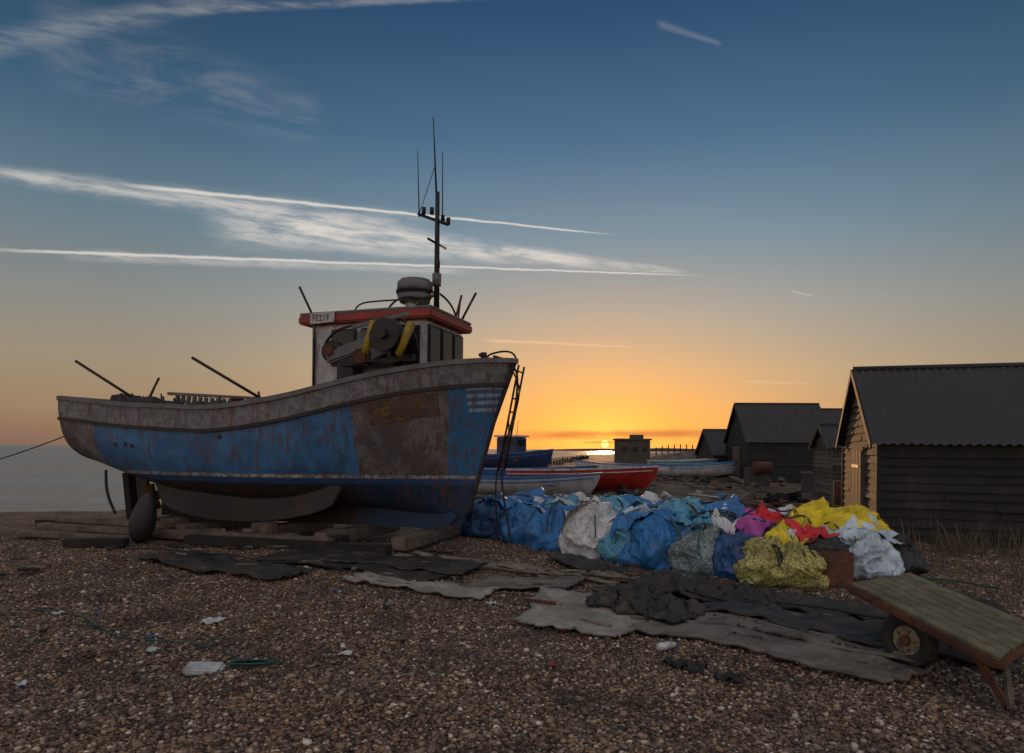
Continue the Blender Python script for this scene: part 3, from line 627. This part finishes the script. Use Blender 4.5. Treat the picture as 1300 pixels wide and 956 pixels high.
# ------------------------------------------------------------------ huts
def hut(name,loc,rz,W,Lh,ze,zr,mside,mgable,bh=.15,door=None,roofm=m_roof):
    e=empty(name,(loc[0],loc[1],gz(*loc[:2])-.05),rz)
    def boards(nm,o,d,nrm,width,mat,gable):
        V=[];F=[]; H=zr if gable else ze; z=0
        while z<H-.02:
            z2=min(z+bh*random.uniform(.85,1.12),H)
            def span(zz):
                if gable and zz>ze: k=(zz-ze)/(zr-ze)*width/2; return k,width-k
                return 0,width
            a0,b0=span(z); a1,b1=span(z2)
            jit=random.uniform(-.005,.005); segs=[0,1] if width<3 or random.random()<.15 else ([0,random.uniform(.2,.8),1] if width<6 else [0,random.uniform(.12,.4),random.uniform(.5,.85),1])
            for q in range(len(segs)-1):
                f0,f1=segs[q],segs[q+1]; g0=0.006 if q else 0
                A0,B0=a0+(b0-a0)*f0+g0,a0+(b0-a0)*f1; A1,B1=a1+(b1-a1)*f0+g0,a1+(b1-a1)*f1
                dj=[random.uniform(-.022,.012) for _ in range(2)]; oj=random.uniform(-.004,.022)
                k=len(V)
                for (t,zz,off) in ((A0,z+dj[0],.035+jit+oj),(B0,z+dj[1],.035+jit),(B1,z2,.008),(A1,z2,.008),(A0,z+dj[0],.0),(B0,z+dj[1],.0)):
                    V.append((o[0]+d[0]*t+nrm[0]*off,o[1]+d[1]*t+nrm[1]*off,zz))
                F+=[(k,k+1,k+2,k+3),(k+4,k+5,k+1,k)]
            z=z2
        mesh(nm,V,F,mat,e)
    boards('near_side_wall',(0,0),(1,0),(0,-1),Lh,mside,False)
    boards('far_side_wall',(0,W),(1,0),(0,1),Lh,mside,False)
    boards('gable_wall',(0,0),(0,1),(-1,0),W,mgable,True)
    boards('rear_gable_wall',(Lh,0),(0,1),(1,0),W,mgable,True)
    for x_,y_ in((-.02,-.02),(Lh+.02,-.02),(-.02,W+.02),(Lh+.02,W+.02)): box('corner_post',(.07,.07,ze-.02),(x_,y_,(ze-.02)/2),mside,e)
    ov=.16; sl=(zr-ze)/(W/2)
    for sg,nm in((0,'roof_slope_near'),(1,'roof_slope_far')):
        V=[];F=[]; nx=int((Lh+2*ov)/.0245); ny=6
        for i in range(nx+1):
            x=-ov+(Lh+2*ov)*i/nx; c_=.016*math.sin(x*2*math.pi/.147)
            for j in range(ny+1):
                t=j/ny; yv=-ov+(W/2+ov)*t; z=ze+sl*yv+.05+c_+.010*noise.noise(Vector((x*1.3,t*3,0)))
                V.append((x,yv if sg==0 else W-yv,z))
        for i in range(nx):
            for j in range(ny):
                a=i*(ny+1)+j; F.append((a,a+ny+1,a+ny+2,a+1))
        mesh(nm,V,F,roofm,e,True)
    cyl('ridge_cap',(-ov,W/2,zr+.055),(Lh+ov,W/2,zr+.055),.055,roofm,e,seg=12)
    for sg in (0,1):
        p1=Vector((-ov-.012,-ov if sg==0 else W+ov,ze-sl*ov+.0)); p2=Vector((-ov-.012,W/2,zr+.0)); d=p2-p1
        box('barge_board',(.03,d.length,.14),(p1+p2)/2,mside,e,rot=(math.atan2(d.z,d.y),0,0))
    if door:
        y0,y1,zt=door; box('door_frame',(.06,y1-y0+.16,zt+.08),(-.05,(y0+y1)/2,(zt+.08)/2+.02),m_wood_grey,e)
        n=6
        for i in range(n): box('door_plank_%d'%i,(.04,(y1-y0)/n-.012,zt-.03),(-.085,y0+(i+.5)*(y1-y0)/n,zt/2+.04),m_wood_grey if i%2 else m_wood,e,bev=.004)
        for z in (.4,zt-.3): box('door_hinge',(.015,(y1-y0)*.7,.06),(-.112,(y0+y1)/2,z),m_dark,e)
    return e
hut('fishermans_hut',(6.68,12.4),R(-18),4.1,8.5,1.85,3.33,m_wood_dark,m_wood_grey,door=(1.3,2.5,1.65))
hut('fishermans_hut',(12.45,36),R(-4),4.6,4.3,2.3,4.35,m_wood_dark,m_wood_dark,door=(1.5,2.8,1.9))
hut('fishermans_hut',(18.2,39.5),R(-4),4.6,5,2.2,4.2,m_wood_dark,m_wood_dark)
hut('storage_shed',(10.6,22.6),R(-10),2.2,3.4,1.9,2.6,m_wood_grey,m_wood_grey)
hut('storage_shed',(12.0,40.5),R(-4),5.0,1.2,1.4,2.9,m_wood_dark,m_wood_dark)
e=empty('timber_stack',(7.0,16.0,gz(7,16)),.3)
for i in range(7): box('board_%d'%i,(1.4,.16,.05),(random.uniform(-.1,.1),random.uniform(-.15,.15),.05+.055*i),m_wood,e,rot=(0,0,random.uniform(-.12,.12)))
cyl('fuel_drum',(8.6,17.6,gz(8.6,17.6)),(8.6,17.6,gz(8.6,17.6)+.85),.28,m_rust,None,seg=24,bev=.02)

e=empty('concrete_winch_house',(13.7,78,0)); m_conc=M('concrete',(.11,.095,.085),(.065,.058,.052),scale=1.5,rough=.9,dirt=(.04,.035,.03))
box('walls',(3.6,3,2.7),(0,0,1.35),m_conc,e,bev=.05); box('roof_slab',(3.9,3.3,.2),(0,0,2.8),m_conc,e); box('parapet_block',(1.4,1.2,.5),(.5,0,3.1),m_conc,e)
for k in(-1.1,.1,1.2): box('window_opening',(.6,.05,.6),(k,-1.52,1.7),m_black,e)
e=empty('timber_groyne')
for i in range(22):
    t=i/21; x=3.2+t*10; y=62+t*56; box('groyne_post_%d'%i,(.2,.2,.9),(x,y,gz(x,y)+.1+random.uniform(-.1,.1)),m_wood_dark,e)
e=empty('post_fence')
for i in range(16):
    x=19+i*.85; y=90+i*.2; box('fence_post_%d'%i,(.13,.13,1.2+random.uniform(-.15,.15)),(x,y,gz(x,y)+.55),m_wood_dark,e)
e=empty('capstan_winch',(10.4,29,gz(10.4,29)))
box('engine_box',(.8,.8,.8),(0,0,.5),m_conc,e); cyl('drum',(-.3,-.5,.9),(.4,-.5,.9),.25,m_rust,e); box('base',(1.3,1.2,.12),(0,0,.06),m_wood,e)
e=empty('storage_crate',(11.9,26.5,gz(11.9,26.5)),.2)
box('crate_body',(.95,.8,.75),(0,0,.4),m_conc,e); box('crate_lid',(1.02,.86,.06),(0,0,.8),m_grey,e)
for i in range(60):
    x=random.uniform(3,13); y=random.uniform(14.5,36)
    if x>y*.44 or x<y*.13 or (abs(x-10.8)<1.5 and 21<y<28): continue
    e=empty('beach_debris',(x,y,gz(x,y)),random.uniform(0,3))
    mt=random.choice([m_wood,m_wood_dark,m_rust,m_white,m_blue,m_conc,m_wood,m_black])
    for k in range(random.randint(2,5)): box('piece_%d'%k,(random.uniform(.15,1.0),random.uniform(.08,.35),random.uniform(.04,.2)),(random.uniform(-.5,.5),random.uniform(-.4,.4),.05+.06*k),mt if k%2 else random.choice([mt,m_wood]),e,rot=(random.uniform(-.3,.3),random.uniform(-.3,.3),random.uniform(-1.5,1.5)),bev=.02)

# ------------------------------------------------------------------ flat trailer
tr=empty('hand_cart')
A=Vector((2.75,5.55,.54)); Bc=Vector((3.46,5.9,.56)); C=Vector((3.72,4.78,.38)); Dn=Vector((3.01,4.2,.34))
up=(Bc-A).cross(Dn-A).normalized() 
if up.z<0: up=-up
m_bed=M('mossy_boards',(.21,.185,.11),(.10,.09,.055),scale=5,rough=.85,dirt=(.045,.038,.028),damt=.7,island=.4)
def prism(nm,q,th,mat):
    V=[tuple(p_) for p_ in q]+[tuple(Vector(p_)-up*th) for p_ in q]
    return mesh(nm,V,[(0,1,2,3),(7,6,5,4),(0,4,5,1),(1,5,6,2),(2,6,7,3),(3,7,4,0)],mat,tr)
nb=7
for i in range(nb):
    a,b=i/nb+.006,(i+1)/nb-.006; e0=(C-Bc).normalized()*random.uniform(-.012,.025); e1=(C-Bc).normalized()*random.uniform(-.02,.02)
    prism('bed_plank_%d'%i,[A.lerp(Bc,a)+e1,A.lerp(Bc,b)+e1,Dn.lerp(C,b)+e0,Dn.lerp(C,a)+e0],.022,m_bed)
def beam(nm,p,q,w,mat): 
    d=(q-p); o=box(nm,(w,w,d.length),(p+q)/2,mat,tr); o.rotation_mode='QUATERNION'; o.rotation_quaternion=d.to_track_quat('Z','Y')
k=up*.05
beam('side_rail_near',A-k,Dn-k,.05,m_rust); beam('side_rail_far',Bc-k,C-k,.05,m_rust); beam('end_rail_fore',Dn-k,C-k,.05,m_rust); beam('end_rail_aft',A-k,Bc-k,.05,m_rust)
wc=Vector((2.95,5.05,.215)); ax=(Bc-A); ax.z=0; ax.normalize()
m_rim=M('cream_rim',(.34,.29,.18),(.18,.15,.09),dirt=(.08,.045,.025),damt=.8,scale=12,dscale=8)
for nm,c0 in (('wheel_near',wc),('wheel_far',wc+ax*.95)):
    V=[];F=[]; n=40; prof=[(.11,-.045),(.15,-.055),(.19,-.055),(.212,-.03),(.216,0),(.212,.03),(.19,.055),(.15,.055),(.11,.045)]
    fw=Vector((ax.y,-ax.x,0))
    for i in range(n):
        a=2*math.pi*i/n; rd=fw*math.cos(a)+Vector((0,0,1))*math.sin(a)
        for r_,w_ in prof:
            r2=r_*(1.0 if r_<.2 or i%2 else .975); V.append(tuple(c0+rd*r2+ax*w_))
    m_=len(prof)
    for i in range(n):
        j=(i+1)%n
        for q in range(m_): F.append((i*m_+q,j*m_+q,j*m_+(q+1)%m_,i*m_+(q+1)%m_))
    mesh(nm+'_tyre',V,F,m_black,tr)
    cyl(nm+'_rim',c0-ax*.035,c0+ax*.035,.118,m_rim,tr,seg=32,bev=.012)
    cyl(nm+'_hub',c0-ax*.07,c0+ax*.05,.04,m_rust,tr,seg=16,bev=.008)
    for i in range(5):
        a=i*1.2566; q=c0+(fw*math.cos(a)+Vector((0,0,1))*math.sin(a))*.07; cyl(nm+'_bolt_%d'%i,q-ax*.045,q-ax*.03,.009,m_rust,tr,seg=6)
beam('axle',wc,wc+ax*.95,.035,m_rust); beam('axle_bracket',wc+ax*.1,wc+ax*.1+Vector((0,0,.22)),.05,m_rust)
beam('drawbar_leg_a',Dn+Vector((.02,.25,-.05)),Vector((3.07,4.2,.03)),.045,m_rust); beam('drawbar_leg_b',Dn+Vector((.25,.3,-.05)),Vector((3.05,4.15,.03)),.04,m_wood)

# ------------------------------------------------------------------ foreground litter
def scrap(name,x,y,s_,mat,sd,hh=.05,lift=.02):
    V=[];F=[];n=16
    for i in range(n+1):
        for j in range(n+1):
            u,v=(i/n-.5)*s_,(j/n-.5)*s_*.7; u*=1+.25*noise.noise(Vector((v*9,sd,1))); v*=1+.3*noise.noise(Vector((u*9,sd,3)))
            V.append((u,v,lift+hh*abs(noise.noise(Vector((u*14,v*14,sd))))))
    for i in range(n):
        for j in range(n):
            a=i*(n+1)+j; F.append((a,a+n+1,a+n+2,a+1))
    o=mesh(name,V,F,mat,None,False,loc=(x,y,gz(x,y)),rot=(0,0,sd))
    md=o.modifiers.new('t','SOLIDIFY'); md.thickness=.006; return o
box('broken_polystyrene_block',(.26,.15,.06),(-2.17,4.85,gz(-2.17,4.85)+.035),m_wp,None,rot=(.05,.06,.15),bev=.02)
scrap('crumpled_paper',-2.65,6.1,.2,m_wp,1.3); scrap('crumpled_paper',-6.5,7.0,.18,m_wp,2.0); scrap('plastic_wrapper',.45,6.0,.08,m_red,3)
scrap('plastic_wrapper',-.2,7.0,.1,m_wp,4); scrap('plastic_wrapper',.3,4.95,.07,m_red,5); scrap('plastic_wrapper',-3.3,4.6,.07,m_wp,6); scrap('plastic_wrapper',-1.2,6.6,.1,m_black,8)
for i in range(18): scrap('plastic_wrapper',random.uniform(-5,3),random.uniform(5,9.5),random.uniform(.04,.10),random.choice([m_wp,m_black,m_blue,m_wood]),random.uniform(1,9),.03)
e=empty('plastic_bottle',(1.22,5.35,gz(1.22,5.35)+.05),.5); cyl('bottle_body',(-.08,0,0),(.06,0,0),.03,m_wp,e,bev=.01); cyl('bottle_neck',(.06,0,0),(.10,0,0),.025,m_wp,e,r2=.012); cyl('bottle_cap',(.10,0,0),(.12,0,0),.014,m_blue,e)
pts=[]
for i in range(60):
    a=i*.42; r=.12+.05*math.sin(i*.37); x,y=-1.85+r*1.3*math.cos(a),5.0+r*.8*math.sin(a); pts.append((x,y,gz(x,y)+.02+.0005*i))
tube('green_rope_coil',pts,.006,m_rope_g)
pts=[]
for i in range(40):
    t=i/39; x=-4.6+2.5*t; y=6.6-1.4*t+.12*math.sin(t*9); pts.append((x,y,gz(x,y)+.015))
tube('mooring_rope',pts,.006,m_rope_g)
pts=[]
for i in range(50):
    t=i/49; x=-5.6+7.5*t; y=10.1-1.9*t+.15*math.sin(t*14); pts.append((x,y,gz(x,y)+.07))
tube('steel_cable',pts,.012,m_black)
pts=[(.9+2.9*t,7.9-2.0*t+.1*math.sin(t*12),gz(.9+2.9*t,7.9-2*t)+.12) for t in [i/40 for i in range(41)]]
tube('steel_cable',pts,.012,m_black)
for x,y,a in ((1.35,4.95,.5),(1.52,4.75,-.6),(1.22,5.05,1.6)): scrap('rubber_scrap',x,y,.17,m_black,a+7,.07)
box('timber_sleeper',(.9,.22,.12),(-6.5,10.7,.08),m_wood_dark,None,rot=(0,0,.1))
box('timber_sleeper',(1.6,.2,.14),(-8.4,13.2,.08),m_wood_dark,None,rot=(0,0,-.1))

# ------------------------------------------------------------------ dry weeds
V=[];F=[]
def tuft(x,y,n,h,spread):
    for _ in range(n):
        a=random.uniform(0,6.28); r=random.uniform(0,spread); bx,by=x+r*math.cos(a),y+r*math.sin(a); bz=gz(bx,by)
        hh=h*random.uniform(.4,1.1); lx,ly=random.gauss(0,.25)*hh,random.gauss(0,.25)*hh; w=.003+hh*.005; ca,sa=math.cos(a),math.sin(a)
        k=len(V); V.extend([(bx-w*ca,by-w*sa,bz),(bx+w*ca,by+w*sa,bz),(bx+lx*.4-w*.7*ca,by+ly*.4-w*.7*sa,bz+hh*.6),(bx+lx*.4+w*.7*ca,by+ly*.4+w*.7*sa,bz+hh*.6),(bx+lx,by+ly,bz+hh)])
        F.extend([(k,k+1,k+3,k+2),(k+2,k+3,k+4)])
for i in range(170):
    t=random.random(); tuft(6.3+5*t+random.uniform(-.3,.3),12.2-1.6*t+random.uniform(-1.8,0),14,random.uniform(.12,.6),.12)
for i in range(150): tuft(random.uniform(4.4,8),random.uniform(6.2,10.5),10,random.uniform(.08,.28),.12)
for i in range(220):
    y=random.uniform(13,34); tuft(random.uniform(.12*y+1,.42*y+.5),y,10,random.uniform(.08,.3),.3)
mw,g,p=newmat('dry_grass'); ri=g.n('ShaderNodeNewGeometry').outputs['Random Per Island']
g.put(p.inputs['Base Color'],g.ramp(ri,[(0,(.045,.038,.018)),(.5,(.12,.09,.045)),(1,(.24,.175,.10))])); p.inputs['Roughness'].default_value=.8
mesh('dry_beach_grass',V,F,mw)

# ------------------------------------------------------------------ sky
W=bpy.data.worlds.new('World'); S.world=W; W.use_nodes=True; g=G(W.node_tree); bg=g.N['Background']
try: W.cycles.sampling_method='NONE'
except Exception as ex: print(ex)
tc=g.n('ShaderNodeTexCoord').outputs['Generated']; sp=g.n('ShaderNodeSeparateXYZ',{0:tc}); dx,dy,dz=sp.outputs
ys=g.m('MAXIMUM',dy,.08); u=g.m('DIVIDE',dx,ys); v=g.m('DIVIDE',dz,ys); front=g.sm(dy,.1,.3)
grad=g.ramp(dz,[(0,srgb(146,118,100)),(.05,srgb(170,142,116)),(.11,srgb(172,154,132)),(.19,srgb(150,152,149)),(.29,srgb(110,137,154)),(.41,srgb(62,102,134)),(.54,srgb(28,68,106)),(.64,srgb(30,72,112)),(.8,srgb(150,145,140)),(1,srgb(165,158,150))])  # last stops: overhead sky out of view lightened as added fill on the ground
us,vs=.136,.0085
ru=g.m('SUBTRACT',u,us); rv=g.m('SUBTRACT',v,vs); ru2=g.m('MULTIPLY',ru,ru); rv2=g.m('MULTIPLY',rv,rv)
def gauss(su,sv):
    return g.m('EXPONENT',g.m('MULTIPLY_ADD',ru2,-1/su/su,g.m('MULTIPLY',rv2,-1/sv/sv)))
side=g.sm(g.m('ABSOLUTE',ru),.12,.75,1.,.72)
c=g.mix(1,grad,g.n('ShaderNodeCombineColor',{0:side,1:side,2:side}).outputs[0],'MULTIPLY')
c=g.mix(g.m('MULTIPLY',gauss(.34,.16),.68),c,srgb(226,174,106)); c=g.mix(g.m('MULTIPLY',gauss(.21,.085),.8),c,srgb(240,156,62)); c=g.mix(g.m('MULTIPLY',gauss(.075,.05),.8),c,srgb(255,200,104))
uv=g.n('ShaderNodeCombineXYZ',{0:u,1:v,2:0.}).outputs[0]
rot=g.n('ShaderNodeMapping'); g.put(rot.inputs[0],uv); rot.inputs['Rotation'].default_value=(0,0,R(8))
fea=g.noise(g.vscale(rot.outputs[0],(9,60,1)),1.0,4,.7,.3); fea2=g.noise(g.vscale(uv,(30,60,1)),1.,2,.6); wisp=g.noise(g.vscale(rot.outputs[0],(3,11,1)),1.,4,.7,.6)
vj=g.m('MULTIPLY_ADD',fea2,.004,g.m('SUBTRACT',v,.002))
Fp=867.
def trail(x1,y1,x2,y2,w1,w2,st,tex=None,soft=.2,col=(.74,.68,.62),e0=.15,e1=.12):
    global c
    U1,V1,U2,V2=(x1-650)/Fp,(570-y1)/Fp,(x2-650)/Fp,(570-y2)/Fp
    V1+=.0087*U1; V2+=.0087*U2; dU=U2-U1
    B=(V2-V1)/dU; A_=V1-B*U1; D_=(w2-w1)/Fp/dU; C_=w1/Fp-D_*U1
    vc=g.m('MULTIPLY_ADD',u,B,A_); w=g.m('MAXIMUM',g.m('MULTIPLY_ADD',u,D_,C_),.0006)
    d=g.m('DIVIDE',g.m('ABSOLUTE',g.m('SUBTRACT',vj,vc)),w)
    a=g.sm(d,soft,1.15,st,0.)
    a=g.m('MULTIPLY',a,g.m('MULTIPLY',g.sm(u,U1,U1+e0*dU),g.sm(u,U2-e1*dU,U2,1.,0.)))
    if tex is not None: a=g.m('MULTIPLY',a,tex)
    c=g.mix(a,c,col)
ft=g.sm(fea,.3,.68,.12,1.0); wt=g.sm(wisp,.38,.62,.0,1.0)
trail(-60,212,560,298,12,28,.6,ft,.0)
trail(240,280,885,347,36,3,.85,ft,.1)
trail(120,231,790,299,4.0,1.3,.8,None,.1)
trail(-60,315,912,351,3.2,1.2,.75,None,.1)
trail(60,322,620,346,10,6,.45,ft,.0)
trail(-60,66,360,-20,26,18,.20,ft,0,e0=.02)
trail(180,14,640,-6,9,6,.28,ft,0)
trail(20,40,420,160,80,40,.13,wt,0)
trail(825,28,915,57,8,4,.10,None,0)
trail(1000,369,1030,376,1.6,1.4,.3,None,0)
trail(600,431,815,441,3.0,1.2,.5,None,0,col=(.85,.50,.30))
trail(940,484,1030,487,2.5,1.4,.3,None,0,col=(.7,.5,.4))
lc=g.sm(g.noise(g.vscale(uv,(9,60,1)),1.,4,.6),.34,.52,.15,1.)
trail(-160,557,640,559,12,10,.4,lc,0,col=srgb(128,104,96)); trail(880,557,1400,562,17,13,.75,lc,0,col=srgb(112,86,78))
trail(600,554,980,549,8,8,.85,lc,.1,col=srgb(136,92,74),e0=.3,e1=.3); trail(690,551,880,551,5,4,.8,None,.2,col=srgb(116,80,72))
sd2=g.m('ADD',ru2,rv2)
c=g.mix(g.m('MULTIPLY',g.m('EXPONENT',g.m('MULTIPLY',sd2,-1/.014**2)),.8),c,(1.0,.42,.09))
c=g.mix(g.sm(sd2,.0042**2,.0062**2,1.,0.),c,(2.6,1.5,.45))
trail(735,561.5,812,561.5,1.6,1.6,.8,None,.2,col=srgb(190,100,50))
c=g.mix(front,grad,c)
rear_fill=g.sm(dy,-.5,.25,1.0,0.0)  # added fill: unseen sky behind camera boosted and warmed to light the foreground
c=g.mix(1,c,g.mix(rear_fill,(1,1,1),(2.75,2.25,2.0)),'MULTIPLY')
gr=g.sm(dz,-.05,0.); c=g.mix(gr,(.08,.06,.045),c)
SUN_AZ,SUN_EL=R(7.75),R(1.5)
sky=g.n('ShaderNodeTexSky',sky_type='NISHITA'); sky.sun_disc=False; sky.sun_elevation=SUN_EL; sky.sun_rotation=SUN_AZ
bg2=g.n('ShaderNodeBackground',{'Color':sky.outputs[0],'Strength':.018})
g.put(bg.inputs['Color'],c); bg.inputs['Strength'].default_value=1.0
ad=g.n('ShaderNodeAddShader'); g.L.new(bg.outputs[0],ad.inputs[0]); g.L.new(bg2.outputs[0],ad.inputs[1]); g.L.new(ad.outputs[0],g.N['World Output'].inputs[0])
sl=bpy.data.lights.new('sun','SUN'); sl.energy=1.4; sl.angle=R(.5); sl.color=(1,.52,.22); so=bpy.data.objects.new('sun',sl); COL.objects.link(so)
dirv=Vector((math.sin(SUN_AZ)*math.cos(SUN_EL+.04),math.cos(SUN_AZ)*math.cos(SUN_EL+.04),math.sin(SUN_EL+.04))); so.rotation_mode='QUATERNION'; so.rotation_quaternion=dirv.to_track_quat('Z','Y')

cam=bpy.data.cameras.new('camera'); cam.lens=24; cam.sensor_width=36; cam.shift_y=.0708; cam.clip_end=20000; cam.clip_start=.1
co=bpy.data.objects.new('camera',cam); co.location=(0,0,1.6); co.rotation_euler=(R(90),R(-.5),0); COL.objects.link(co); S.camera=co
